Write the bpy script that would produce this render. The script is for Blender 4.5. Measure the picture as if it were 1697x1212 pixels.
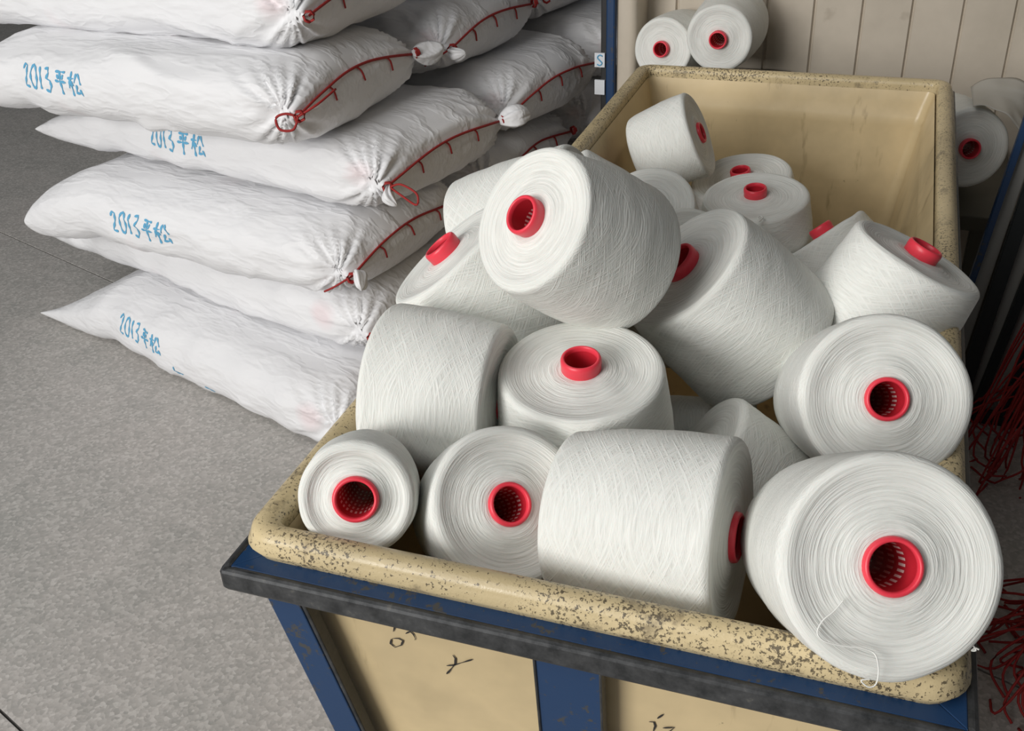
import bpy, bmesh, math, random
from mathutils import Vector, Matrix, noise
from mathutils.bvhtree import BVHTree

for o in list(bpy.data.objects):
    bpy.data.objects.remove(o, do_unlink=True)
scene = bpy.context.scene
C = scene.collection
PI = math.pi

# ------------------------------------------------------------------ camera
def look(pos, pitch, yaw, roll, fpx):
    f = Vector((math.sin(yaw)*math.cos(pitch), math.cos(yaw)*math.cos(pitch), -math.sin(pitch)))
    rt = Vector((math.cos(yaw), -math.sin(yaw), 0)); up = rt.cross(f)
    c, s = math.cos(roll), math.sin(roll)
    r2 = c*rt + s*up; u2 = -s*rt + c*up
    cam = bpy.data.cameras.new('camera'); o = bpy.data.objects.new('camera', cam); C.objects.link(o)
    m = Matrix((r2, u2, -f)).transposed().to_4x4(); m.translation = pos
    o.matrix_world = m
    cam.sensor_fit = 'HORIZONTAL'; cam.sensor_width = 36; cam.lens = 36*fpx/1697
    cam.clip_start = 0.05; cam.clip_end = 100
    scene.camera = o
look(Vector((0.2026, -0.6505, 1.4493)), 0.54027, -0.35512, -0.04475, 1750)

# ------------------------------------------------------------------ world, daylight from the hall's open door
world = bpy.data.worlds.new('world'); scene.world = world
world.use_nodes = True
bg = world.node_tree.nodes['Background']
bg.inputs[0].default_value = (0.90, 0.95, 1.0, 1); bg.inputs[1].default_value = 0.06
def area(name, loc, target, sx, sy, power, col):
    l = bpy.data.lights.new(name, 'AREA'); l.shape = 'RECTANGLE'; l.size = sx; l.size_y = sy
    l.energy = power; l.color = col
    o = bpy.data.objects.new(name, l); C.objects.link(o); o.location = loc
    o.rotation_euler = (Vector(target)-Vector(loc)).to_track_quat('-Z', 'Y').to_euler()
    return o
area('roof_window_daylight', (-1.5, -1.6, 3.9), (0.0, 0.7, 0.6), 2.6, 1.8, 52, (1.0, 0.99, 0.97))
area('door_daylight', (-2.9, -5.0, 2.8), (-0.2, 0.7, 0.7), 3.0, 2.6, 320, (1.0, 0.985, 0.96))
vs = scene.view_settings
vs.view_transform = 'Standard'; vs.look = 'None'; vs.gamma = 1; vs.use_curve_mapping = False
vs.exposure = 0.06

# ------------------------------------------------------------------ material helpers
def mat(name, col=(.8, .8, .8), rough=.6, metal=0, spec=.5):
    m = bpy.data.materials.new(name); m.use_nodes = True
    b = m.node_tree.nodes['Principled BSDF']
    b.inputs['Base Color'].default_value = (*col, 1); b.inputs['Roughness'].default_value = rough
    b.inputs['Metallic'].default_value = metal; b.inputs['Specular IOR Level'].default_value = spec
    return m, m.node_tree, b
def nd(t, kind, **kw):
    n = t.nodes.new(kind)
    for k, v in kw.items():
        if k.startswith('i_'): n.inputs[k[2:].replace('_', ' ')].default_value = v
        else: setattr(n, k, v)
    return n
def ramp(t, fac, stops):
    n = t.nodes.new('ShaderNodeValToRGB'); e = n.color_ramp.elements
    while len(e) > 1: e.remove(e[-1])
    for i, (p, c) in enumerate(stops):
        x = e[0] if i == 0 else e.new(p)
        x.position = p; x.color = (*c, 1) if len(c) == 3 else c
    t.links.new(fac, n.inputs[0]); return n.outputs[0]
def mixc(t, fac, a, b, mode='MIX'):
    n = t.nodes.new('ShaderNodeMix'); n.data_type = 'RGBA'; n.blend_type = mode
    for s, v in ((0, fac), (6, a), (7, b)):
        if hasattr(v, 'node'): t.links.new(v, n.inputs[s])
        elif isinstance(v, (int, float)): n.inputs[s].default_value = v
        else: n.inputs[s].default_value = (*v, 1)
    return n.outputs[2]
def math_(t, op, a, b=0.0, c=0.0):
    n = t.nodes.new('ShaderNodeMath'); n.operation = op
    for i, v in enumerate((a, b, c)):
        if hasattr(v, 'node'): t.links.new(v, n.inputs[i])
        else: n.inputs[i].default_value = v
    return n.outputs[0]
def noise_(t, vec, scale, detail=4, rough=.55):
    n = nd(t, 'ShaderNodeTexNoise', i_Scale=scale, i_Detail=detail, i_Roughness=rough)
    t.links.new(vec, n.inputs['Vector']); return n.outputs['Fac']
def bump(t, b, h, strength, dist=.002, prev=None):
    n = nd(t, 'ShaderNodeBump', i_Strength=strength, i_Distance=dist)
    t.links.new(h, n.inputs['Height'])
    if prev is not None: t.links.new(prev, n.inputs['Normal'])
    t.links.new(n.outputs[0], b.inputs['Normal']); return n.outputs[0]
def objco(t): return t.nodes.new('ShaderNodeTexCoord').outputs['Object']
WHITE, BLACK = (1, 1, 1), (0, 0, 0)

# yarn: white thread wound in crossing lines; on the flat ends it shows as rings (uv.y runs along the profile)
def make_yarn():
    m, t, b = mat('yarn_white', (.80, .80, .765), .85, 0, .2)
    L = t.links.new
    co = objco(t); uv = nd(t, 'ShaderNodeUVMap', uv_map='wind').outputs[0]
    s1 = nd(t, 'ShaderNodeSeparateXYZ'); L(co, s1.inputs[0])
    s2 = nd(t, 'ShaderNodeSeparateXYZ'); L(uv, s2.inputs[0])
    ang = math_(t, 'ARCTAN2', s1.outputs[1], s1.outputs[0])
    ca, sa = math_(t, 'COSINE', ang), math_(t, 'SINE', ang)
    def layer(k, ph, amp, sc, wide):
        w = math_(t, 'MULTIPLY', math_(t, 'SINE', math_(t, 'MULTIPLY_ADD', ang, k, ph)), amp)
        v = math_(t, 'MULTIPLY', math_(t, 'ADD', s2.outputs[1], w), sc)
        cx = nd(t, 'ShaderNodeCombineXYZ')
        L(math_(t, 'MULTIPLY', ca, wide), cx.inputs[0]); L(math_(t, 'MULTIPLY', sa, wide), cx.inputs[1]); L(v, cx.inputs[2])
        return noise_(t, cx.outputs[0], 1.0, 3, .6)
    side = s2.outputs[0]       # 1 on the wound side, 0 on the flat ends
    a = layer(2, 0.4, .030, 420, 2.2)
    c2 = layer(2, 3.54, .030, 420, 2.2)
    cross = math_(t, 'MAXIMUM', a, c2)
    rings = layer(1, 0.0, .0012, 420, 1.0)
    wide = layer(1, 1.0, .004, 70, 1.0)
    n = t.nodes.new('ShaderNodeMix'); n.data_type = 'FLOAT'
    L(side, n.inputs[0]); L(rings, n.inputs[2]); L(cross, n.inputs[3])
    h = math_(t, 'MULTIPLY_ADD', wide, .5, n.outputs[0])
    bump(t, b, h, .8, .0018)
    col = ramp(t, n.outputs[0], [(.30, (.65, .655, .615)), (.62, (.81, .815, .775))])
    L(col, b.inputs['Base Color'])
    b.inputs['Subsurface Weight'].default_value = .12
    b.inputs['Subsurface Radius'].default_value = (.02, .012, .01); b.inputs['Subsurface Scale'].default_value = .3
    return m
M_yarn = make_yarn()
M_thread, _, _ = mat('thread', (.82, .82, .78), .8)
M_tube, _t, _b = mat('tube_red', (.80, .050, .080), .38, 0, .5)
_b.inputs['Subsurface Weight'].default_value = .3; _b.inputs['Subsurface Radius'].default_value = (.02, .004, .004); _b.inputs['Subsurface Scale'].default_value = .2
def make_liner():
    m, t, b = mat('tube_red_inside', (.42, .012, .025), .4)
    uv = nd(t, 'ShaderNodeUVMap', uv_map='wind').outputs[0]
    br = nd(t, 'ShaderNodeTexBrick', i_Scale=1.0, offset=.5, squash=1)
    br.inputs['Mortar Size'].default_value = .012; br.inputs['Brick Width'].default_value = .045; br.inputs['Row Height'].default_value = .15
    br.inputs['Mortar Smooth'].default_value = 0
    mp = nd(t, 'ShaderNodeMapping'); mp.inputs['Scale'].default_value = (1, 1, 1)
    t.links.new(uv, mp.inputs[0]); t.links.new(mp.outputs[0], br.inputs['Vector'])
    # the bars between the slots are the mortar; a slot shows the pale yarn behind
    s = nd(t, 'ShaderNodeSeparateXYZ'); t.links.new(uv, s.inputs[0])
    def bars(v, n, duty):
        f = math_(t, 'FRACT', math_(t, 'MULTIPLY', v, n)); return math_(t, 'LESS_THAN', f, duty)
    k = math_(t, 'MULTIPLY', bars(s.outputs[0], 24, .45), bars(s.outputs[1], 8, .6))
    k = math_(t, 'MULTIPLY', k, math_(t, 'GREATER_THAN', s.outputs[1], .10))
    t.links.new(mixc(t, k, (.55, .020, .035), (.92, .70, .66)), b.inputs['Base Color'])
    return m
M_liner = make_liner()

def make_bag_mat():
    m, t, b = mat('bag_white', (.84, .84, .85), .5, 0, .35)
    co = objco(t)
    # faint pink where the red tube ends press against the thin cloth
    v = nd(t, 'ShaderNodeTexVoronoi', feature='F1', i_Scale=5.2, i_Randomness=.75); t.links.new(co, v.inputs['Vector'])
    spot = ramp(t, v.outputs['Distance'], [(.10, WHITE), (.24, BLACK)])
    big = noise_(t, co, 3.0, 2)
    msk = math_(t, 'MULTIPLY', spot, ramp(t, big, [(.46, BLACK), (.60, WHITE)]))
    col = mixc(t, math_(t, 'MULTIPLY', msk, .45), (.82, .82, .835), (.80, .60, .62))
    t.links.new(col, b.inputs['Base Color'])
    mp = nd(t, 'ShaderNodeMapping'); mp.inputs['Rotation'].default_value = (.2, .5, .6); mp.inputs['Scale'].default_value = (5, 14, 14)
    t.links.new(co, mp.inputs[0])
    n1 = noise_(t, mp.outputs[0], 1.0, 3)
    r = math_(t, 'ABSOLUTE', math_(t, 'SUBTRACT', n1, .5))
    h = math_(t, 'MULTIPLY_ADD', noise_(t, co, 9, 3), .6, ramp(t, r, [(.0, WHITE), (.10, BLACK)]))
    bump(t, b, h, .34, .006)
    return m
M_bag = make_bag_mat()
M_cord, _, _ = mat('drawstring_red', (.33, .018, .016), .7)
M_ink, _, _ = mat('marker_blue', (.12, .40, .63), .7)
M_blackink, _, _ = mat('marker_black', (.025, .022, .02), .7)

def make_beige(name, wear, base=(.66, .52, .30)):
    m, t, b = mat(name, base, .36, 0, .45)
    co = objco(t)
    big = noise_(t, co, 3.5, 5, .6)
    col = ramp(t, big, [(.30, tuple(x*.74 for x in base)), (.52, base), (.75, tuple(min(1, x*1.12) for x in base))])
    mp = nd(t, 'ShaderNodeMapping'); mp.inputs['Scale'].default_value = (26, 26, 5); t.links.new(co, mp.inputs[0])
    sc = noise_(t, mp.outputs[0], 1, 4, .65)
    col = mixc(t, math_(t, 'MULTIPLY', ramp(t, sc, [(.62, BLACK), (.74, WHITE)]), .6), col, (.22, .15, .075))
    fine = noise_(t, co, 260 if wear else 70, 3, .7)
    mid = noise_(t, co, 9, 4, .6)
    if wear:
        thr = math_(t, 'MULTIPLY_ADD', mid, .42, fine)
        k = ramp(t, thr, [(.775, BLACK), (.825, WHITE)])
        col = mixc(t, math_(t, 'MULTIPLY', k, .86), col, (.055, .042, .028))
        patch = ramp(t, noise_(t, co, 17, 5, .7), [(.58, BLACK), (.66, WHITE)])
        col = mixc(t, math_(t, 'MULTIPLY', patch, .55), col, (.12, .095, .065))
        bump(t, b, thr, .4, .001)
    else:
        thr = math_(t, 'MULTIPLY_ADD', mid, .35, fine)
        k = ramp(t, thr, [(.90, BLACK), (.96, WHITE)])
        col = mixc(t, math_(t, 'MULTIPLY', k, .7), col, (.10, .07, .04))
        bump(t, b, big, .25, .01)
    t.links.new(col, b.inputs['Base Color'])
    t.links.new(ramp(t, mid, [(.3, (.28,)*3), (.7, (.5,)*3)]), b.inputs['Roughness'])
    return m
M_bin = make_beige('bin_beige', False)
M_rim = make_beige('rim_beige_worn', True, (.62, .50, .29))
def make_blue():
    m, t, b = mat('paint_blue', (.008, .040, .115), .42, 0, .5)
    co = objco(t)
    n = math_(t, 'MULTIPLY_ADD', noise_(t, co, 14, 4), .5, noise_(t, co, 60, 4, .7))
    col = mixc(t, ramp(t, n, [(.84, BLACK), (.90, WHITE)]), (.008, .040, .115), (.05, .052, .055))
    t.links.new(col, b.inputs['Base Color']); bump(t, b, n, .15, .001)
    return m
M_blue = make_blue()
def make_edge():
    m, t, b = mat('steel_edge_dark', (.045, .047, .05), .38, .35, .5)
    co = objco(t)
    n = noise_(t, co, 45, 5, .7)
    t.links.new(ramp(t, n, [(.35, (.028, .03, .032)), (.62, (.07, .072, .075)), (.76, (.15, .145, .13))]), b.inputs['Base Color'])
    t.links.new(ramp(t, n, [(.3, (.28,)*3), (.7, (.55,)*3)]), b.inputs['Roughness'])
    return m
M_edge = make_edge()
M_rubber, _, _ = mat('black_rubber', (.02, .02, .021), .6)
def make_floor():
    m, t, b = mat('concrete', (.25, .245, .225), .8, 0, .3)
    co = objco(t)
    big = noise_(t, co, 1.6, 4, .6); mid = noise_(t, co, 7, 4, .6)
    v = nd(t, 'ShaderNodeTexVoronoi', feature='F1', i_Scale=140.0); t.links.new(co, v.inputs['Vector'])
    hs = nd(t, 'ShaderNodeSeparateColor'); t.links.new(v.outputs['Color'], hs.inputs[0])
    col = ramp(t, big, [(.33, (.36, .365, .34)), (.56, (.50, .475, .45)), (.72, (.58, .53, .50))])
    col = mixc(t, .45, col, ramp(t, mid, [(.3, (.33, .33, .31)), (.7, (.60, .56, .53))]))
    col = mixc(t, .42, col, ramp(t, hs.outputs[0], [(0, (.30, .295, .28)), (.7, (.54, .51, .485)), (1, (.74, .71, .68))]))
    col = mixc(t, math_(t, 'MULTIPLY', ramp(t, noise_(t, co, 30, 3, .7), [(.70, BLACK), (.76, WHITE)]), .5), col, (.17, .17, .155))
    t.links.new(col, b.inputs['Base Color'])
    bump(t, b, math_(t, 'MULTIPLY_ADD', mid, .3, v.outputs['Distance']), .2, .002)
    return m
M_floor = make_floor()
M_joint, _, _ = mat('joint_dirt', (.10, .10, .092), .9)
def make_wall():
    m, t, b = mat('wall_cream', (.46, .415, .33), .5)
    co = objco(t); n = noise_(t, co, 4, 5, .6)
    col = ramp(t, n, [(.35, (.50, .44, .355)), (.6, (.59, .52, .425)), (.8, (.62, .55, .45))])
    col = mixc(t, math_(t, 'MULTIPLY', ramp(t, noise_(t, co, 11, 3, .6), [(.66, BLACK), (.74, WHITE)]), .35), col, (.25, .20, .14))
    t.links.new(col, b.inputs['Base Color']); return m
M_wall = make_wall()
M_bench, _, _ = mat('bench_dark', (.075, .07, .052), .7)
M_greypanel, _, _ = mat('grey_panel', (.34, .335, .315), .6)
M_darksteel, _, _ = mat('dark_steel', (.012, .018, .02), .5)
M_tangle, _, _ = mat('tangle_red', (.34, .02, .018), .75)
M_label, _, _ = mat('label_white', (.75, .77, .8), .5)
M_film, _t, _b = mat('plastic_film', (.52, .50, .45), .4)
_b.inputs['Alpha'].default_value = .9

# ------------------------------------------------------------------ mesh helpers
def mesh_obj(name, verts, faces, m, parent=None, smooth=True, mats=None, fmat=None):
    me = bpy.data.meshes.new(name); me.from_pydata([tuple(v) for v in verts], [], faces)
    for x in (mats or [m]): me.materials.append(x)
    if smooth: me.polygons.foreach_set('use_smooth', [True]*len(me.polygons))
    if fmat: me.polygons.foreach_set('material_index', fmat)
    me.update()
    o = bpy.data.objects.new(name, me); C.objects.link(o)
    if parent: o.parent = parent
    return o
def empty(name, loc=(0, 0, 0), rz=0):
    o = bpy.data.objects.new(name, None); C.objects.link(o); o.location = loc; o.rotation_euler = (0, 0, rz)
    o.empty_display_size = .05
    return o
def tag(o, label=None, cat=None, group=None, kind=None):
    for k, v in (('label', label), ('category', cat), ('group', group), ('kind', kind)):
        if v: o[k] = v
    return o
def bm_obj(name, bm, m, parent=None, smooth=False):
    me = bpy.data.meshes.new(name); bm.normal_update(); bm.to_mesh(me); bm.free()
    me.materials.append(m)
    if smooth: me.polygons.foreach_set('use_smooth', [True]*len(me.polygons))
    o = bpy.data.objects.new(name, me); C.objects.link(o)
    if parent: o.parent = parent
    return o
def hexa(name, pts, m, parent=None, bevel=.002, seg=2):
    """solid from 8 corners: 0-3 one face, 4-7 the opposite face"""
    bm = bmesh.new(); v = [bm.verts.new(p) for p in pts]
    for f in ((0, 1, 2, 3), (7, 6, 5, 4), (0, 4, 5, 1), (1, 5, 6, 2), (2, 6, 7, 3), (3, 7, 4, 0)):
        bm.faces.new([v[i] for i in f])
    bmesh.ops.recalc_face_normals(bm, faces=bm.faces[:])
    if bevel: bmesh.ops.bevel(bm, geom=bm.edges[:], offset=bevel, segments=seg, affect='EDGES', profile=.5)
    return bm_obj(name, bm, m, parent)
def box(name, lo, hi, m, parent=None, bevel=.003):
    (a, b, c), (d, e, f) = lo, hi
    return hexa(name, [(a, b, c), (d, b, c), (d, e, c), (a, e, c), (a, b, f), (d, b, f), (d, e, f), (a, e, f)], m, parent, bevel)
def bar(name, p, q, wu, ww, m, parent=None, u=(1, 0, 0), bevel=.002):
    """rectangular bar from p to q, size wu along u and ww across"""
    p, q, u = Vector(p), Vector(q), Vector(u); d = (q-p).normalized()
    w = d.cross(u).normalized(); u = w.cross(d).normalized()
    off = [(-1, -1), (1, -1), (1, 1), (-1, 1)]
    return hexa(name, [p+u*a*wu/2+w*b*ww/2 for a, b in off]+[q+u*a*wu/2+w*b*ww/2 for a, b in off], m, parent, bevel)
def tube_geo(path, r, n=6, verts=None, faces=None, taper=False):
    verts = [] if verts is None else verts; faces = [] if faces is None else faces
    path = [Vector(p) for p in path]; base = len(verts); ref = Vector((.31, .22, .93)).normalized()
    for i, p in enumerate(path):
        d = (path[min(i+1, len(path)-1)]-path[max(i-1, 0)])
        d = d.normalized() if d.length > 1e-9 else Vector((0, 0, 1))
        a = d.cross(ref)
        a = a.normalized() if a.length > 1e-4 else d.orthogonal().normalized()
        b = d.cross(a); rr = r*(.3 if taper and i in (0, len(path)-1) else 1)
        for k in range(n):
            t = 2*PI*k/n; verts.append(p+a*math.cos(t)*rr+b*math.sin(t)*rr)
    for i in range(len(path)-1):
        for k in range(n):
            q = base+i*n; faces.append((q+k, q+(k+1) % n, q+n+(k+1) % n, q+n+k))
    faces.append(tuple(base+k for k in range(n))[::-1]); faces.append(tuple(base+(len(path)-1)*n+k for k in range(n)))
    return verts, faces
def smooth_path(pts, n=8):
    pts = [Vector(p) for p in pts]; out = []
    for i in range(len(pts)-1):
        p0, p1, p2, p3 = pts[max(i-1, 0)], pts[i], pts[i+1], pts[min(i+2, len(pts)-1)]
        for k in range(n):
            t = k/n
            out.append(.5*((2*p1)+(p2-p0)*t+(2*p0-5*p1+4*p2-p3)*t*t+(3*p1-p0-3*p2+p3)*t**3))
    out.append(pts[-1]); return out
def loft(loops, close=True):
    verts = [p for l in loops for p in l]; n = len(loops[0]); faces = []
    for i in range(len(loops)-1):
        for k in range(n if close else n-1):
            a = i*n; faces.append((a+k, a+(k+1) % n, a+n+(k+1) % n, a+n+k))
    return verts, faces
def rrect(x0, x1, y0, y1, z, r, n=6):
    out = []
    for cx, cy, a0 in ((x1-r, y1-r, 0), (x0+r, y1-r, PI/2), (x0+r, y0+r, PI), (x1-r, y0+r, 1.5*PI)):
        for k in range(n+1):
            a = a0+PI/2*k/n; out.append((cx+r*math.cos(a), cy+r*math.sin(a), z))
    return out

# ------------------------------------------------------------------ setting: floor and walls
fl = empty('floor'); tag(fl, 'grey speckled concrete floor', None, kind='structure')
# one slab either side of the joints that show at the left
ja = Vector((-2.42, 1.905, 0)); jd = Vector((.94, -.34, 0)).normalized(); jn = Vector((-jd.y, jd.x, 0))
jb = Vector((-1.09, .24, 0))
def slab(a0, a1, b0, b1):
    pts = [ja+jd*a0+jn*b0, ja+jd*a1+jn*b0, ja+jd*a1+jn*b1, ja+jd*a0+jn*b1]
    hexa('floor_slab', [p+Vector((0, 0, -.1)) for p in pts]+[p for p in pts], M_floor, fl, 0)
db = (jb-ja).dot(jn)
for (b0, b1) in ((-4.0, db-.003), (db+.003, -.003), (.003, 4.5), (4.506, 9)):
    slab(-6, 9, b0, b1)
box('floor_bed', (-9, -5, -.16), (9, 12, -.012), M_joint, fl, 0)

wb = empty('wall_back', (0, 2.275, 0)); tag(wb, 'cream ribbed panel wall behind the cart', None, kind='structure')
x = -.478; k = 0
while x < 1.8:
    bm = bmesh.new(); w = .12; zt = 2.6
    prof = [(0, .006), (.004, .0), (w-.006, -.003), (w-.001, .006)]
    vs_ = [[bm.verts.new((x+a, b, z)) for a, b in prof] for z in (.0, zt)]
    for i in range(3): bm.faces.new((vs_[0][i], vs_[0][i+1], vs_[1][i+1], vs_[1][i]))
    bm_obj('wall_panel', bm, M_wall, wb); x += w
box('wall_core', (-.49, .0055, 0), (1.9, .10, 2.6), M_wall, wb, 0)
pc = empty('trim_1', (-.452, 2.2, 0)); tag(pc, 'cream corner pillar with a blue steel edge', None, kind='structure')
rr = loft([rrect(-.045, .012, -.06, .30, z, .02) for z in (0, .8, 1.7, 2.6)])
mesh_obj('pillar', rr[0], rr[1], M_wall, pc)
box('blue_edge', (-.068, -.07, 0), (-.044, -.045, 2.6), M_blue, pc, .004)
box('black_strip', (-.085, -.06, 0), (-.066, -.03, 2.6), M_rubber, pc, .004)
for z, h in ((.66, .038), (.585, .04)):
    st = box('sticker', (-.100, -.0665, z), (-.072, -.0605, z+h), M_label, pc, 0)
    if h == .038:
        sp = smooth_path([(-.078, -.0672, z+.030), (-.086, -.0672, z+.033), (-.092, -.0672, z+.026), (-.085, -.0672, z+.018), (-.079, -.0672, z+.011), (-.086, -.0672, z+.005), (-.093, -.0672, z+.008)], 5)
        v, f = tube_geo(sp, .0018, 5); mesh_obj('sticker_letter', v, f, M_ink, st)

# ------------------------------------------------------------------ yarn cones
RL, RS, HL = .103, .091, .19
YARN = {}
def yarn_geo(face, sr, sh, seed, tr):
    """yarn package, visible face at z=0 looking to +z; body runs to -z"""
    a, b = (RL, RS) if face == 'L' else (RS, RL)
    a *= sr; b *= sr; H = HL*sh; q = .0085; ti = tr; to = tr+(-.002 if face == 'L' else .002)
    prof = []           # (radius, z, is_side)
    n = 16
    for i in range(n+1):
        f = i/n; prof.append((ti-.001+(a-q-ti)*f, -.0035*math.sin(PI*min(1, (1-f)*1.2))*1.2, 0))
    for i in range(1, 7):
        t = PI/2*i/6; prof.append((a-q+q*math.sin(t), -q*(1-math.cos(t)), i/6))
    n = 18
    for i in range(1, n):
        f = i/n; prof.append((a+(b-a)*f+.0035*math.sin(PI*f), -q-(H-2*q)*f, 1))
    for i in range(7):
        t = PI/2*i/6; prof.append((b-q+q*math.cos(t), -(H-q)-q*math.sin(t), 1-i/6))
    for i in range(1, 9):
        f = i/8; prof.append((b-q+(to-b+q)*f, -H, 0))
    rnd = random.Random(seed); ox = rnd.uniform(0, 50)
    N = 72; verts = []; arcs = [0]
    for i in range(1, len(prof)):
        arcs.append(arcs[-1]+math.hypot(prof[i][0]-prof[i-1][0], prof[i][1]-prof[i-1][1]))
    for i, (r, z, s) in enumerate(prof):
        for k in range(N):
            t = 2*PI*k/N; ct, st = math.cos(t), math.sin(t)
            d = noise.noise((ct*1.1+ox, st*1.1, arcs[i]*14))*.0022 + noise.noise((ct*2.5, st*2.5+ox, arcs[i]*60))*.0009
            if r < .04: d *= .3
            rr_ = r+d*s; verts.append((rr_*ct, rr_*st, z+d*(1-s)*.8))
    faces = []; uvs = []
    for i in range(len(prof)-1):
        for k in range(N):
            k2 = (k+1) % N
            faces.append((i*N+k, (i+1)*N+k, (i+1)*N+k2, i*N+k2))
            uvs += [(prof[i][2], arcs[i]), (prof[i+1][2], arcs[i+1]), (prof[i+1][2], arcs[i+1]), (prof[i][2], arcs[i])]
    return verts, faces, uvs
def tube_part(face, sh, parent, tr):
    """perforated plastic tube; hollow, standing a little proud of both ends"""
    H = HL*sh
    ra, rb = tr-.0012, tr-.0012+(-.002 if face == 'L' else .002)
    oa, ob = (.006, .012) if face == 'L' else (.0155, .005)
    th = .0034
    prof = [(ra+.0008, oa-.0095), (ra+.0012, oa-.0085), (ra+.0012, oa-.0035), (ra+.0004, oa-.001), (ra-.001, oa), (ra-th+.001, oa), (ra-th, oa-.0012), (ra-th, oa-.006)]
    n0 = len(prof)-1
    prof += [(ra-th+(rb-ra)*f, oa-.006-(H+oa-.006)*f) for f in [i/10 for i in range(1, 11)]]
    n1 = len(prof)-1
    prof += [(rb-th, -H-ob), (rb, -H-ob), (rb+.001, -H-ob+.003), (rb+.001, -H+.002)]
    N = 40; verts = []; faces = []; fm = []; uvs = []
    for r, z in prof:
        for k in range(N):
            t = 2*PI*k/N; verts.append((r*math.cos(t), r*math.sin(t), z))
    for i in range(len(prof)-1):
        for k in range(N):
            faces.append((i*N+k, i*N+(k+1) % N, (i+1)*N+(k+1) % N, (i+1)*N+k)[::-1])
            fm.append(1 if n0 <= i < n1 else 0)
            f0 = min(1, max(0, (i-n0)/(n1-n0))); f1 = min(1, max(0, (i+1-n0)/(n1-n0)))
            uvs += [(k/N, f1), ((k+1)/N, f1), ((k+1)/N, f0), (k/N, f0)]
    # outer wall hidden in the yarn
    a = 0; b = (len(prof)-1)*N
    for k in range(N):
        faces.append((a+k, a+(k+1) % N, b+(k+1) % N, b+k)); fm.append(0); uvs += [(0, 0)]*4
    o = mesh_obj('tube', verts, faces, None, parent, True, [M_tube, M_liner], fm)
    l = o.data.uv_layers.new(name='wind'); l.data.foreach_set('uv', [c for u in uvs for c in u])
    o['label'] = 'red plastic tube'
    return o
def yarn_cone(face, pos, n, sr, sh, label, group, seed, tr):
    n = Vector(n).normalized(); q = Vector((0, 0, 1)).rotation_difference(n)
    H = HL*sh
    base = Vector(pos)-n*H
    root = empty('yarn_cone', base); root.rotation_mode = 'QUATERNION'
    root.rotation_quaternion = q @ Matrix.Rotation(seed*1.7, 3, 'Z').to_quaternion()
    tag(root, label, 'yarn cone', group)
    v, f, uvs = yarn_geo(face, sr, sh, seed, tr)
    v = [(a, b, c+H) for a, b, c in v]
    o = mesh_obj('yarn', v, f, M_yarn, root)
    l = o.data.uv_layers.new(name='wind'); l.data.foreach_set('uv', [c for u in uvs for c in u])
    t = tube_part(face, sh, root, tr); t.data.transform(Matrix.Translation((0, 0, H)))
    return root
G1, G2 = 'yarn cones piled in the cart', 'yarn cones behind the cart'
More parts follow.
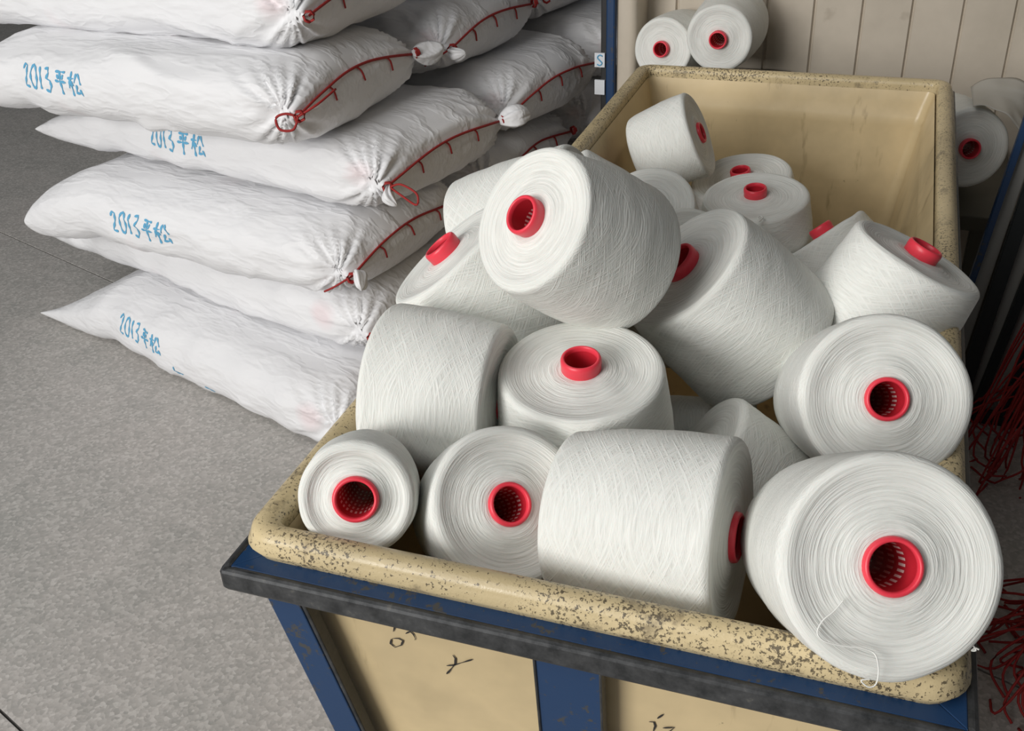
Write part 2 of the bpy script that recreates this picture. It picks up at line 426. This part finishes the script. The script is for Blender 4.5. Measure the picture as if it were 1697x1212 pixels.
CONES = [
    ('L', (0.2585, 0.029, 0.881), (0.286, -0.770, 0.570), 0.865, 1.02, 0.0240, G1, 'biggest white yarn cone, at the front right cart corner, open red tube facing out'),
    ('L', (0.125, 0.143, 0.786), (0.992, -0.068, 0.109), 0.93, 0.89, 0.0244, G1, 'white yarn cone lying sideways across the middle of the front rim, red tube pointing right'),
    ('L', (-0.225, 0.054, 0.822), (0.330, -0.837, 0.437), 0.56, 0.62, 0.0227, G1, 'small, half used yarn cone in the front left corner of the cart'),
    ('L', (-0.094, 0.124, 0.791), (0.554, -0.515, 0.654), 0.79, 0.61, 0.0225, G1, 'white yarn cone between the small cone and the sideways one that partly hides it'),
    ('S', (-0.162, 0.294, 0.793), (0.998, 0.057, 0.005), 0.99, 0.73, 0.0228, G1, 'white yarn cone on its side against the left rim, with almost no red showing'),
    ('S', (-0.072, 0.309, 0.845), (0.007, -0.141, 0.990), 1.02, 1.01, 0.0226, G1, 'upright white yarn cone in the middle with its red tube ring pointing straight up'),
    ('S', (-0.146, 0.366, 0.992), (-0.464, -0.680, 0.568), 0.92, 0.83, 0.0225, G1, 'topmost white yarn cone of the pile, narrow end with red ring facing left'),
    ('S', (-0.295, 0.471, 0.886), (-0.612, -0.132, 0.780), 1.02, 1.15, 0.0237, G1, 'white yarn cone under the topmost one, red tube at the left edge of the pile'),
    ('L', (-0.326, 0.656, 0.810), (-0.900, -0.091, -0.427), 0.95, 0.96, 0.0228, G1, 'yarn cone behind the left of the pile, only its wound side showing beside the bags'),
    ('S', (-0.006, 0.542, 0.869), (-0.618, -0.287, 0.732), 1.05, 0.89, 0.0256, G1, 'large white yarn cone right of the topmost one, red tube tucked against it'),
    ('S', (0.008, 1.170, 0.719), (-0.063, -0.112, 0.992), 1.04, 1.05, 0.0206, G1, 'shaded upright yarn cone deep in the cart with a tiny thread loop on its edge'),
    ('S', (-0.046, 1.382, 0.671), (-0.161, -0.158, 0.974), 1.10, 1.00, 0.0205, G1, 'shaded yarn cone right behind another upright one, its red tube just above the front one'),
    ('S', (0.137, 1.086, 0.694), (-0.639, 0.285, 0.714), 0.81, 0.74, 0.0205, G1, 'dim tilted yarn cone by the back wall of the cart, red tube pointing left'),
    ('S', (0.273, 0.665, 0.859), (0.423, 0.174, 0.889), 0.98, 1.19, 0.0230, G1, 'white yarn cone leaning over the right rim with its pink red tube pointing up'),
    ('L', (0.247, 0.320, 0.853), (0.235, -0.811, 0.535), 0.85, 1.11, 0.0227, G1, 'white yarn cone on the right rim, red tube facing out, behind the biggest cone'),
    ('L', (0.049, 0.391, 0.699), (-0.787, -0.098, 0.609), 0.81, 1.01, 0.0228, G1, 'grey shaded yarn cone wedged low between the sideways cone and right rim cones'),
    ('L', (-0.123, 1.326, 0.773), (0.910, 0.059, 0.410), 0.81, 0.66, 0.0205, G1, 'yarn cone tipped on its side at the back left, red tube facing right'),
    ('S', (-.354, 2.066, .735), (-.165, -.974, .154), .86, .95, .0208, G2, 'left one of the two yarn cones peeking over the back rim of the cart'),
    ('S', (-0.202, 2.007, 0.781), (-0.036, -0.999, 0.011), 0.90, 1.00, 0.0223, G2, 'right one of the two yarn cones peeking over the back rim of the cart'),
    ('S', (0.396, 1.811, 0.616), (0.276, -0.947, 0.162), 0.97, 1.00, 0.0228, G2, 'dim yarn cone under torn film, right of the cart below the ribbed wall'),
    ('L', (-0.154, 1.010, 0.745), (-0.068, -0.602, 0.796), 0.80, 0.99, 0.0228, G1, 'grey round yarn cone end just under the tipped cone at the back left'),
    ('L', (-0.018, 0.844, 0.744), (0.493, -0.229, 0.839), 0.97, 1.00, 0.0228, G1, 'yarn cone of which only a small grey arc shows between the two big tilted cones'),
    ('S', (.11, .555, .575), (.97, .20, .10), 1.00, 1.00, .0228, G1, 'dark yarn cone deep in the gap right of the upright cone'),
    ('S', (-0.131, 0.862, 0.751), (0.849, 0.166, -0.501), 0.80, 0.78, 0.0228, G1, 'yarn cone showing as a bright sliver behind the topmost cone'),
]
cone_objs = []
for i, (fc, pos, n, sr, sh, tr, grp, lab) in enumerate(CONES):
    cone_objs.append(yarn_cone(fc, pos, n, sr, sh, lab, grp, i+1, tr))

# ------------------------------------------------------------------ cart: moulded bin in a blue steel frame
CW, CL, CZ = .33, 1.695, .80
cart = empty('bin_cart', (0, CL/2, 0)); tag(cart, 'beige plastic bin cart with worn rim in a blue steel frame, full of cones', 'cart')
def cl(loop): return [(x, y-CL/2, z) for x, y, z in loop]
TX, TY = .17, .10        # taper of the walls per metre of depth
def wall_loop(dep, inset, r=.03):
    return cl(rrect(-CW+inset+TX*dep, CW-inset-TX*dep, inset+TY*dep, CL-inset-TY*dep, CZ-dep, r))
IN, OUT = .028, .010
loops = [wall_loop(.60, OUT+.002), wall_loop(.30, OUT), wall_loop(.03, OUT, .035)]
v, f = loft(loops); f = [q for q in f]
f.append(tuple(range(28))[::-1])
loopsi = [wall_loop(d, IN+.002*math.sin(d*9), .016+.03*d) for d in (.022, .05, .075, .085, .095, .14, .22, .32, .42, .52, .575)]
# the inner wall steps in slightly below the rim, as in the moulding
loopsi[0] = wall_loop(.022, IN-.002, .016); loopsi[3] = wall_loop(.085, IN+.004, .018)
vi, fi = loft(loopsi); n0 = len(v)
f += [tuple(n0+i for i in q)[::-1] for q in fi]; v += vi
f.append(tuple(n0+10*28+i for i in range(28)))
mesh_obj('bin', v, f, M_bin, cart)
# rolled rim
rl = []
for i in range(17):
    a = PI*1.12*i/16-PI*.06
    cx = IN/2; hw = IN/2
    ins = cx-hw*math.cos(a)*1.0 - (0.004 if i == 0 else 0); z = CZ-.014+.014*math.sin(a)**.8 if math.sin(a) > 0 else CZ-.014+.03*math.sin(a)
    rl.append((ins, z))
rl = [(.004, CZ-.034), (.001, CZ-.028)]+rl+[(IN+.001, CZ-.034)]
v, f = loft([cl(rrect(-CW+i_, CW-i_, i_, CL-i_, z, .034-.020*min(1, i_/.03))) for i_, z in rl])
for k, p in enumerate(v):
    d = noise.noise((p[0]*9, p[1]*9, p[2]*20))*.0022; v[k] = (p[0]+d, p[1]+d, p[2]+d*.6)
mesh_obj('rim', v, [q[::-1] for q in f], M_rim, cart)['label'] = 'rounded beige rim speckled with black wear'
# frame: four angle rails, dark worn outer edge over blue top
X1, Y0, Y1 = .341, -.024, CL+.024
zr = CZ-.030
for (p, q, u, nrm) in (((-X1, Y0), (X1, Y0), (0, 1, 0), 'x'), ((-X1, Y1), (X1, Y1), (0, -1, 0), 'x'), ((-X1, Y0), (-X1, Y1), (1, 0, 0), 'y'), ((X1, Y0), (X1, Y1), (-1, 0, 0), 'y')):
    u = Vector(u); a = Vector((*p, 0)); b = Vector((*q, 0)); d = (b-a).normalized()
    def P(pt, off, z, mitre): return pt+u*off+d*mitre*off+Vector((0, -CL/2, z))
    w = .037
    hexa('rail', [P(a, .009, zr-.007, 1), P(b, .009, zr-.007, -1), P(b, w, zr-.007, -1), P(a, w, zr-.007, 1),
                  P(a, .009, zr-.001, 1), P(b, .009, zr-.001, -1), P(b, w, zr-.001, -1), P(a, w, zr-.001, 1)], M_blue, cart, .001)
    hexa('rail_edge', [P(a, 0, zr-.026, 1), P(b, 0, zr-.026, -1), P(b, .010, zr-.026, -1), P(a, .010, zr-.026, 1),
                       P(a, 0, zr, 1), P(b, 0, zr, -1), P(b, .010, zr, -1), P(a, .010, zr, 1)], M_edge, cart, .004)
# legs follow the taper of the bin
def leg(x, y, wx, wy, dx, dy, name='leg'):
    z0, z1 = .14, zr-.010
    h = (CZ-z0)
    def ring(z):
        k = CZ-z; cx, cy = x+dx*k, y+dy*k-CL/2
        return [(cx-wx/2, cy-wy/2, z), (cx+wx/2, cy-wy/2, z), (cx+wx/2, cy+wy/2, z), (cx-wx/2, cy+wy/2, z)]
    return hexa(name, ring(z0)+ring(z1), M_blue, cart, .0015)
for sx in (-1, 1):
    for (yy, dy) in ((-.009, TY), (CL+.009, -TY)):
        leg(sx*.294, yy, .036, .018, -sx*TX, dy)
        leg(sx*.294-sx*.0205, yy, .005, .016, -sx*TX, dy, 'leg_edge').data.materials[0] = M_edge
for (yy, dy) in ((-.009, TY), (CL+.009, -TY)):
    leg(.004, yy, .062, .012, 0, dy, 'post')
    leg(.004-.031, yy-.001, .003, .014, 0, dy, 'post_edge').data.materials[0] = M_edge
    leg(.004+.031, yy-.001, .003, .014, 0, dy, 'post_edge').data.materials[0] = M_edge
for sx in (-1, 1):
    for yy in (CL*.33, CL*.67):
        leg(sx*.322, yy, .012, .06, -sx*TX, 0, 'post')
bz = .14; bx = .272-TX*.66+.02; by0 = .05; by1 = CL-.05
for (p, q) in (((-bx, by0), (bx, by0)), ((-bx, by1), (bx, by1)), ((-bx, by0), (-bx, by1)), ((bx, by0), (bx, by1))):
    bar('base_rail', (p[0], p[1]-CL/2, bz), (q[0], q[1]-CL/2, bz), .04, .04, M_blue, cart, u=(0, 0, 1))
for sx in (-1, 1):
    for yy in (by0+.05, by1-.05):
        c0 = Vector((sx*(bx-.01), yy-CL/2, .055))
        vv = []; ff = []
        lo = [[(c0.x+w, c0.y+r*math.cos(2*PI*k/24), c0.z+r*math.sin(2*PI*k/24)) for k in range(24)] for w, r in ((-.016, .02), (-.016, .05), (-.012, .055), (.012, .055), (.016, .05), (.016, .02))]
        vv, ff = loft(lo); ff.append(tuple(range(24))); ff.append(tuple(5*24+k for k in range(24)))
        wh = mesh_obj('caster_wheel', vv, ff, M_rubber, cart)
        hexa('caster_fork', [(c0.x-.022, c0.y-.02, .05), (c0.x-.018, c0.y-.02, .05), (c0.x-.018, c0.y+.02, .05), (c0.x-.022, c0.y+.02, .05),
                             (c0.x-.022, c0.y-.03, .125), (c0.x+.022, c0.y-.03, .125), (c0.x+.022, c0.y+.03, .125), (c0.x-.022, c0.y+.03, .125)], M_edge, wh, .001)

# ribbons of ink laid on a surface
def ribbon(name, strokes, hit, width, m, parent):
    verts = []; faces = []
    for st in strokes:
        pts = []
        for i in range(len(st)-1):
            a, b = Vector(st[i]), Vector(st[i+1]); n = max(1, int((b-a).length/.003))
            pts += [a.lerp(b, k/n) for k in range(n)]
        pts.append(Vector(st[-1]))
        H = [hit(p) for p in pts]; H = [h for h in H if h]
        if len(H) < 2: continue
        base = len(verts)
        for i, (p, n) in enumerate(H):
            d = H[min(i+1, len(H)-1)][0]-H[max(i-1, 0)][0]
            s = n.cross(d); s = s.normalized() if s.length > 1e-9 else Vector((0, 0, 1))
            w = width*(.75+.35*math.sin(i*.9))*(.6 if i in (0, len(H)-1) else 1)
            verts += [p+s*w/2, p-s*w/2]
        for i in range(len(H)-1):
            faces.append((base+2*i, base+2*i+1, base+2*i+3, base+2*i+2))
    if not faces: return None
    return mesh_obj(name, verts, faces, m, parent)
# pen marks on the front panel (panel plane leans with the taper)
def panel_hit(p):
    z = p.y; y = OUT+TY*(CZ-z)-CL/2
    return Vector((p.x, y-.0012, z)), Vector((0, -1, -TY)).normalized()
def circ(cx, cy, rx, ry, a0=0, a1=2*PI, n=12): return [(cx+rx*math.cos(a0+(a1-a0)*k/n), cy+ry*math.sin(a0+(a1-a0)*k/n)) for k in range(n+1)]
mk = [[[(-.1875, .6789), (-.1898, .6710), (-.1854, .6668), (-.1777, .6726), (-.1747, .6804), (-.1792, .6824), (-.1863, .6801)]],
      [[(-.1775, .7070), (-.1796, .7029), (-.1837, .6909)]],
      [[(-.1700, .6927), (-.1645, .6979), (-.1617, .6946), (-.1601, .6887), (-.1611, .6857)]],
      [[(-.1219, .6764), (-.1196, .6717), (-.1209, .6631), (-.1276, .6511), (-.1323, .6433)], [(-.1307, .6569), (-.1227, .6605), (-.1013, .6766)]],
      [[(.0872, .6618), (.0817, .6531)]],
      [[(.0738, .6451), (.0784, .6464), (.0798, .6406), (.0777, .6308)]],
      [[(.0870, .6406), (.0979, .6457), (.0930, .6369), (.0935, .6200)], [(.0850, .6300), (.1000, .6330)]]]
for glyph in mk:
    ribbon('pen_mark', [[Vector(p) for p in q] for q in glyph], panel_hit, .0020, M_blackink, cart)

# loose thread ends
def thread_end(root, pts, r=.0006):
    bpy.context.view_layer.update(); inv = root.matrix_world.inverted()
    v, f = tube_geo(smooth_path([inv @ Vector(p) for p in pts], 8), r, 5); mesh_obj('thread_end', v, f, M_thread, root)
thread_end(cone_objs[0], [(0.2260, -0.0013, 0.8643), (0.2206, -0.0079, 0.8580), (0.2129, -0.0153, 0.8518), (0.2105, -0.0216, 0.8446), (0.2174, -0.0233, 0.8388), (0.2330, -0.0199, 0.8353), (0.2440, -0.0168, 0.8339), (0.2543, -0.0159, 0.8297),
                          (0.2582, -0.0269, 0.8261), (0.2580, -0.0337, 0.8170), (0.2529, -0.0370, 0.8150), (0.2469, -0.0361, 0.8192), (0.2532, -0.0333, 0.8199)])
thread_end(cone_objs[0], [(0.3269, 0.0232, 0.8225), (0.3296, 0.0217, 0.8190), (0.3267, 0.0209, 0.8186), (0.3289, 0.0223, 0.8205), (0.3318, 0.0230, 0.8192)], .0008)
thread_end(cone_objs[10], [(.0291, 1.0658, .7149), (.0256, 1.0761, .7158), (.0287, 1.0827, .7168), (.0336, 1.0767, .7164), (.0291, 1.0650, .7145)], .0011)

# torn white film crumpled over the dim cone right of the cart
def film():
    vv = []; n, mm = 26, 18
    for i in range(n+1):
        for j in range(mm+1):
            a = i/n; c = j/mm
            x = .300+.125*a; top = .655+.045*a+.012*math.sin(a*9)
            z = .700+(top-.655)*c+.0+.012*noise.noise((a*5, c*4, 2.2))
            y = 1.800+.15*c+.016*noise.noise((a*4+3, c*5, .4))
            ang = math.radians(100-120*a); r = .100+.006*noise.noise((a*5, c*3, 5.1))+.05*max(0, c-.4)*a
            vv.append((.405+r*math.cos(ang)*(1+.1*c), y, .616+r*math.sin(ang)+.035*c*math.sin(a*PI*.9)))
    ff = [(i*(mm+1)+j, (i+1)*(mm+1)+j, (i+1)*(mm+1)+j+1, i*(mm+1)+j+1) for i in range(n) for j in range(mm)]
    o = mesh_obj('plastic_film', vv, ff, M_film); md = o.modifiers.new('thickness', 'SOLIDIFY'); md.thickness = .0015
    tag(o, 'crumpled white film lying on the dim cone right of the cart', 'film')
film()

# ------------------------------------------------------------------ bench behind the cart with two cones that carry the rear pair
bench = empty('bench', (0, 2.08, 0)); tag(bench, 'low dark bench along the ribbed wall behind the cart', 'bench')
box('bench_top', (-.36, -.33, .445), (.52, .19, .48), M_bench, bench)
box('bench_step', (-.36, -.13, .48), (-.04, .17, .645), M_bench, bench)
for sx in (-.33, .49):
    for sy in (-.29, .15):
        box('leg', (sx-.02, sy-.02, 0), (sx+.02, sy+.02, .445), M_bench, bench)

# ------------------------------------------------------------------ bags
STR = {}
def text_strokes():
    S = []; x = 0
    def add(st, w):
        nonlocal x
        for s in st: S.append([(x+a*w, b) for a, b in s])
        x += w+.20
    add([[(0, .78), (.25, 1.0), (.75, .95), (.7, .6), (.25, .12), (.3, .03), (1, .0)]], .42)
    add([[(a, b) for a, b in circ(.5, .5, .5, .52, 1.2, 7.6, 16)]], .45)
    add([[(.3, 1.0), (.6, .0)]], .18)
    add([[(.1, .95), (.7, 1.0), (.8, .8), (.35, .56), (.85, .45), (.95, .2), (.6, -.08), (.1, .02)]], .45)
    x += .12
    add([[(.1, .92), (.95, .92)], [(.25, .8), (.35, .6)], [(.8, .82), (.65, .6)], [(0, .5), (1.05, .5)], [(.5, .92), (.52, -.12)]], .80)
    add([[(0, .72), (.48, .74)], [(.25, 1.02), (.25, -.1)], [(.24, .7), (.0, .25)], [(.26, .62), (.45, .42)],
         [(.68, .98), (.52, .55)], [(.82, 1.0), (1.05, .52)], [(.74, .5), (.55, .08), (1.0, .14)], [(.92, .3), (1.06, .0)]], .95)
    return S, x
TXT, TW = text_strokes()

def make_bag(loc, rz, seed, L=1.15, D=.54, T=.183, ear=.05, text=None, near='tuft', far=True, label='', group=None, extra=None, taper_left=7.0, tip=.35):
    rnd = random.Random(seed)
    root = empty('woven_bag', loc, rz); tag(root, label, 'bag', group)
    NX, NP = 110, 84
    ox = rnd.uniform(0, 100)
    tn = Vector((L/2-.035, -D/2+.035, T*.50)); tf = Vector((L/2-.035, D/2-.035, T*.52))
    verts = []; faces = []
    lumps = [(-.38+.155*i+rnd.uniform(-.02, .02)) for i in range(6)]
    for i in range(NX+1):
        t = -1+2*i/NX; s = math.copysign(1-(1-abs(t))**1.7, t)
        if s < 0:
            h = T/2*max(0, 1-abs(s)**taper_left)**(.55 if taper_left < 8 else .32)+.004; w = D/2*(1-.05*(1-abs(s))**0-.03*abs(s)**3)
        else:
            h = T/2*max(0, 1-abs(s)**9)**.5+.006; w = D/2*(.95-.07*abs(s)**8)
        for j in range(NP):
            a = 2*PI*j/NP; c, sn = math.cos(a), math.sin(a)
            yy = math.copysign(abs(c)**.62, c); zz = math.copysign(abs(sn)**.72, sn)
            x = s*L/2; y = yy*w; z = T*.5*(1-tip*max(0, -s-.6)/.4)+zz*h
            if s < -.75:                                   # sewn end: corners drawn out into ears
                e = (-s-.75)/.25; x -= ear*(abs(yy)**4)*e*e; y *= 1+.05*e*abs(yy)
            p = Vector((x, y, z))
            r = Vector((0, yy*abs(yy), zz*1.2)); r = r.normalized() if r.length > 1e-6 else Vector((0, 0, 1))
            if abs(s) > .9: r = (r+Vector((math.copysign(1.5*(abs(s)-.9)/.1, s), 0, 0))).normalized()
            edge = min(1, h/(T*.3))
            d = .014*noise.noise((x*2.6+ox, y*3, z*4))+.006*noise.noise((x*7+ox, y*7, z*8))
            # creases, sharp and slanting
            g = noise.noise((x*4+z*9+ox, y*5-z*3, x*2.2-z*6)); d += .017*max(0, 1-abs(g)*4.0)**1.3*max(0, .3+.9*noise.noise((x*3, y*3+ox, 1.7)))
            g = noise.noise((x*8-z*10+ox, y*8+z*8, 3.3)); d += .008*max(0, 1-abs(g)*5)**1.3*max(0, .2+noise.noise((x*4+ox, y*4, 4.7)))
            g = noise.noise((x*15+z*14+ox, y*13-z*16, 7.3)); d += .0012*max(0, 1-abs(g)*5)
            if yy < -.3:
                d += .006*sum(math.exp(-((x-q)/.05)**2) for q in lumps)*abs(yy)
            for tp, sg in ((tn, 1), (tf, -1)):
                dv = p-tp; ds = dv.length
                if ds < .3:
                    an = math.atan2(dv.z, dv.x+sg*dv.y)
                    d += (.0075*math.cos(13*an+ox)+.004*math.cos(23*an))*math.exp(-(ds/.10)**2)*min(1, ds/.025)
                    d -= .022*math.exp(-(ds/.045)**2)
            p = p+r*d*edge
            # the load above and the ground below press it flat
            p.z = max(p.z, .002+.012*(1-min(1, abs(yy)))) if p.z < .02 else min(p.z, T-.004+.10*(p.z-T+.004) if p.z > T-.004 else p.z)
            verts.append(p)
    for i in range(NX):
        for j in range(NP):
            j2 = (j+1) % NP; faces.append((i*NP+j, i*NP+j2, (i+1)*NP+j2, (i+1)*NP+j))
    faces.append(tuple(range(NP))[::-1]); faces.append(tuple(NX*NP+j for j in range(NP)))
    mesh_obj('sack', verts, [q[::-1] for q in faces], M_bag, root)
    bvh = BVHTree.FromPolygons(verts, faces)
    def front(p):
        h = bvh.ray_cast(Vector((p.x, -1, p.y)), Vector((0, 1, 0)))
        if h[0] is None: return None
        n = h[1] if h[1].y < 0 else -h[1]
        return h[0]+n*.0012, n
    def end(y, z, off=.003):
        h = bvh.ray_cast(Vector((1.5, y, z)), Vector((-1, 0, 0)))
        return h[0]+Vector((off, 0, 0)) if h[0] else Vector((L/2, y, z))
    if text:
        for (x0, z0, hgt, tilt) in text:
            st = [[Vector((x0+a*hgt*.9, z0+b*hgt+a*hgt*tilt)) for a, b in s] for s in TXT]
            ribbon('handwriting', st, front, hgt*.135, M_ink, root)
    for e in extra or []: ribbon('ink_mark', [[Vector(p) for p in e]], front, .005, M_ink, root)
    # drawstring along the mouth
    pn = end(-D/2+.045, T*.50, .004); pf = end(D/2-.05, T*.56, .004)
    rise = rnd.uniform(.10, .2)*T
    path = [pn]+[end(-D/2+.045+(D-.095)*k/8, T*(.50+.06*k/8)+rise*math.sin(PI*k/8), .004) for k in range(1, 8)]+[pf]
    cord_v, cord_f = tube_geo(smooth_path(path, 5), .0030, 6)
    for k in (2, 4, 6):
        p = path[k]; tube_geo(smooth_path([p, end(p.y+.012, p.z-.012), end(p.y+.018, p.z-.034)], 4), .0022, 5, cord_v, cord_f)
    # wraps round the tied corners
    for q, ax in ((pn, Vector((.5, -.8, .0))), (pf, Vector((.4, .9, .1)))):
        ax.normalize(); u_ = ax.orthogonal().normalized(); w_ = ax.cross(u_)
        tube_geo([q+ax*.006+(u_*math.cos(t*.9)+w_*math.sin(t*.9))*.011+ax*(t*.0006) for t in range(16)], .0027, 5, cord_v, cord_f)
    if near in ('loop', 'both'):
        dl = Vector((.25, -.55, -.25)) if near == 'both' else Vector((.75, -.1, -.12)); dl = dl.normalized()*.075; sd = Vector((0, .25, 1)).normalized()*.017
        q = pn+Vector((.01, -.008, 0))
        tube_geo(smooth_path([q, q+dl*.4+sd, q+dl+sd*.9, q+dl*1.12, q+dl+-sd*.6, q+dl*.45-sd*.3, q], 6), .0024, 6, cord_v, cord_f)
    elif near == 'ring':
        q = pn+Vector((.004, -.012, 0)); a1 = Vector((-.55, -.25, .05)).normalized()*.05; b1 = Vector((0, -.2, -1)).normalized()*.028
        tube_geo(smooth_path([q, q+a1*.5-b1*.15, q+a1*.9+b1*.2, q+a1*.75+b1, q+a1*.2+b1*.95, q], 6), .0028, 6, cord_v, cord_f)
        tube_geo(smooth_path([q, q+Vector((.03, .03, .02)), q+Vector((.035, .09, .035))], 5), .0026, 6, cord_v, cord_f)
    elif near == 'tuft':
        tube_geo(smooth_path([pn, pn+Vector((-.03, -.03, -.02)), pn+Vector((-.07, -.02, -.045))], 5), .0024, 6, cord_v, cord_f)
    co = mesh_obj('drawstring', cord_v, cord_f, M_cord, root); co['label'] = 'red drawstring'
    # cloth tufts gathered outside the tie
    def tuft(q, d, ln, wd):
        d = Vector(d).normalized(); u_ = d.orthogonal().normalized(); w_ = d.cross(u_); vv = []; ff = []
        n, mrings = 28, 10
        for i in range(mrings+1):
            f = i/mrings; rad = wd*(.16+.84*math.sin(PI*min(1, f*.93+.03))**.8)*(1 if f < .97 else .5)
            for k in range(n):
                a = 2*PI*k/n; rr_ = rad*(1+.22*math.cos(5*a+seed)*(1-.3*f)+.12*math.cos(9*a+f*3))
                vv.append(q+d*ln*f+u_*rr_*math.cos(a)*.62+w_*rr_*math.sin(a)+u_*.012*math.sin(f*3+seed))
        for i in range(mrings):
            for k in range(n): ff.append((i*n+k, i*n+(k+1) % n, (i+1)*n+(k+1) % n, (i+1)*n+k))
        ff.append(tuple(range(n))[::-1]); ff.append(tuple(mrings*n+k for k in range(n)))
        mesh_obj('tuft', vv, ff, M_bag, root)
    if near in ('tuft', 'both', 'loop'): tuft(pn, (.75, -.35, -.15 if near != 'loop' else -.8), .05, .020)
    if far: tuft(pf, (.45, .75, .05), .085, .026)
    return root
BG = 'white bags of yarn stacked beside the cart'
PITCH = .175
def bag_at(i, right, yaw, L, **kw):
    """right: floor position of the near bottom corner at the tied end"""
    a = math.radians(yaw); D = kw.get('D', .54)
    u = Vector((math.cos(a), math.sin(a), 0)); v = Vector((-math.sin(a), math.cos(a), 0))
    c = Vector((right[0], right[1], PITCH*i))-u*(L/2)+v*(D/2)
    return make_bag(c, a, 11+i*7+int(abs(right[1])*100), L=L, **kw)
marks = [[(-.02, .075), (-.022, .062), (-.010, .058), (.012, .060)], [(.10, .055), (.135, .050)]]
FRONT = [
    ((-.86, 1.04), -20, 1.20, dict(T=.19, ear=.10, taper_left=3, tip=.75, near='ring', text=[(-.25, .105, .046, -.06)], extra=marks,
        label='lowest white bag of the front stack, lying on the floor, pink spots')),
    ((-.855, 1.20), -18, 1.27, dict(taper_left=4, near='both', label='thin looking white bag second from the floor, front stack, red loop at its corner')),
    ((-.855, 1.15), -11, 1.03, dict(taper_left=14, tip=.6, ear=.035, near='tuft', text=[(-.20, .080, .048, -.02)],
        label='white bag third from the floor in the front stack, blue handwriting fully readable')),
    ((-.80, 1.255), -13, 1.12, dict(taper_left=4, near='loop', text=[(-.16, .085, .048, -.02)],
        label='white bag fourth from the floor, front stack, handwriting half covered, bright red loop')),
    ((-.93, 1.155), -8, 1.0, dict(T=.19, taper_left=10, near='ring', text=[(-.26, .090, .048, -.02)],
        label='plump white bag fifth from the floor, front stack, red ring knot at its corner')),
    ((-.945, 1.27), -8, 1.14, dict(near='none', label='topmost white bag of the front stack, cut off by the top edge of the picture')),
]
j = random.Random(5)
ordn = ['lowest', 'second', 'third', 'fourth', 'fifth', 'sixth']
for i, (p, yaw, L, kw) in enumerate(FRONT):
    bag_at(i, p, yaw, L, group=BG, **kw)
    a = math.radians(yaw); v = Vector((-math.sin(a), math.cos(a)))
    for col in (1, 2):
        q = Vector(p)+v*(.575*col)+Vector((j.uniform(-.03, .03), 0))
        bag_at(i, (q.x, q.y), yaw, 1.10, near='tuft' if (i+col) % 2 else 'none', far=(i % 2 == 1), group=BG,
               label='shaded white bag in the %s stack from the front, %s from the floor' % ('second' if col == 1 else 'third', ordn[i]))

# ------------------------------------------------------------------ right side: steel rack and red string
rack = empty('steel_rack', (.47, 1.69, 0)); tag(rack, 'dark steel rack with a blue post and grey panels, right of the cart', 'rack')
def rpost(name, x, w, d, y, m, lean):
    """upright at height 0.336, leaning outwards with the rack"""
    z0, z1 = .024, 1.7
    bar(name, (x+lean*(z0-.336), y, z0), (x+lean*(z1-.336), y, z1), w, d, m, rack, u=(1, 0, 0))
rpost('post', -.030, .014, .022, -.02, M_blue, .11)
rpost('panel', -.006, .030, .006, .0, M_greypanel, .10)
rpost('post', .026, .030, .022, -.02, M_darksteel, .09)
rpost('panel', .055, .030, .006, .0, M_greypanel, .10)
rpost('post', .078, .020, .022, -.02, M_darksteel, .13)
rpost('panel', .105, .040, .006, .0, M_greypanel, .13)
rpost('post', .140, .030, .022, -.02, M_darksteel, .13)
rpost('panel', .19, .070, .006, .0, M_greypanel, .13)
bar('foot', (-.08, -.008, .012), (.24, -.008, .012), .024, .05, M_darksteel, rack, u=(0, 0, 1))
bar('top_rail', (.10, -.008, 1.70), (.42, -.008, 1.70), .03, .04, M_darksteel, rack, u=(0, 0, 1))

def tangle(name, c, spread, n, seed, label, up):
    rnd = random.Random(seed); vv = []; ff = []
    for i in range(n):
        a = rnd.uniform(0, 2*PI); ln = rnd.uniform(.5, 1.0)*spread
        p0 = Vector((rnd.gauss(0, .03), rnd.gauss(0, .03), up*rnd.uniform(.3, 1)))
        p1 = Vector((math.cos(a)*ln*.5, math.sin(a)*ln*.5, up*rnd.uniform(.4, 1.0)))
        p2 = Vector((math.cos(a+rnd.uniform(-.5, .5))*ln, math.sin(a)*ln, .004+rnd.uniform(0, up*.3)))
        p3 = p2+Vector((rnd.uniform(-.06, .06), rnd.uniform(-.06, .06), 0)); p3.z = max(.003, p3.z-.05)
        tube_geo(smooth_path([p0, p1, p2, p3], 5), .0024, 5, vv, ff)
    o = mesh_obj(name, vv, ff, M_tangle); o.location = c
    tag(o, label, 'string', None, 'stuff'); return o
tangle('red_strings', (.655, 1.52, .0), .20, 95, 3, 'dark red string heap at the foot of the steel rack', .42)
tangle('red_strings', (.655, .86, .0), .20, 120, 4, 'red string heap on the floor beside the front right cart corner', .16)
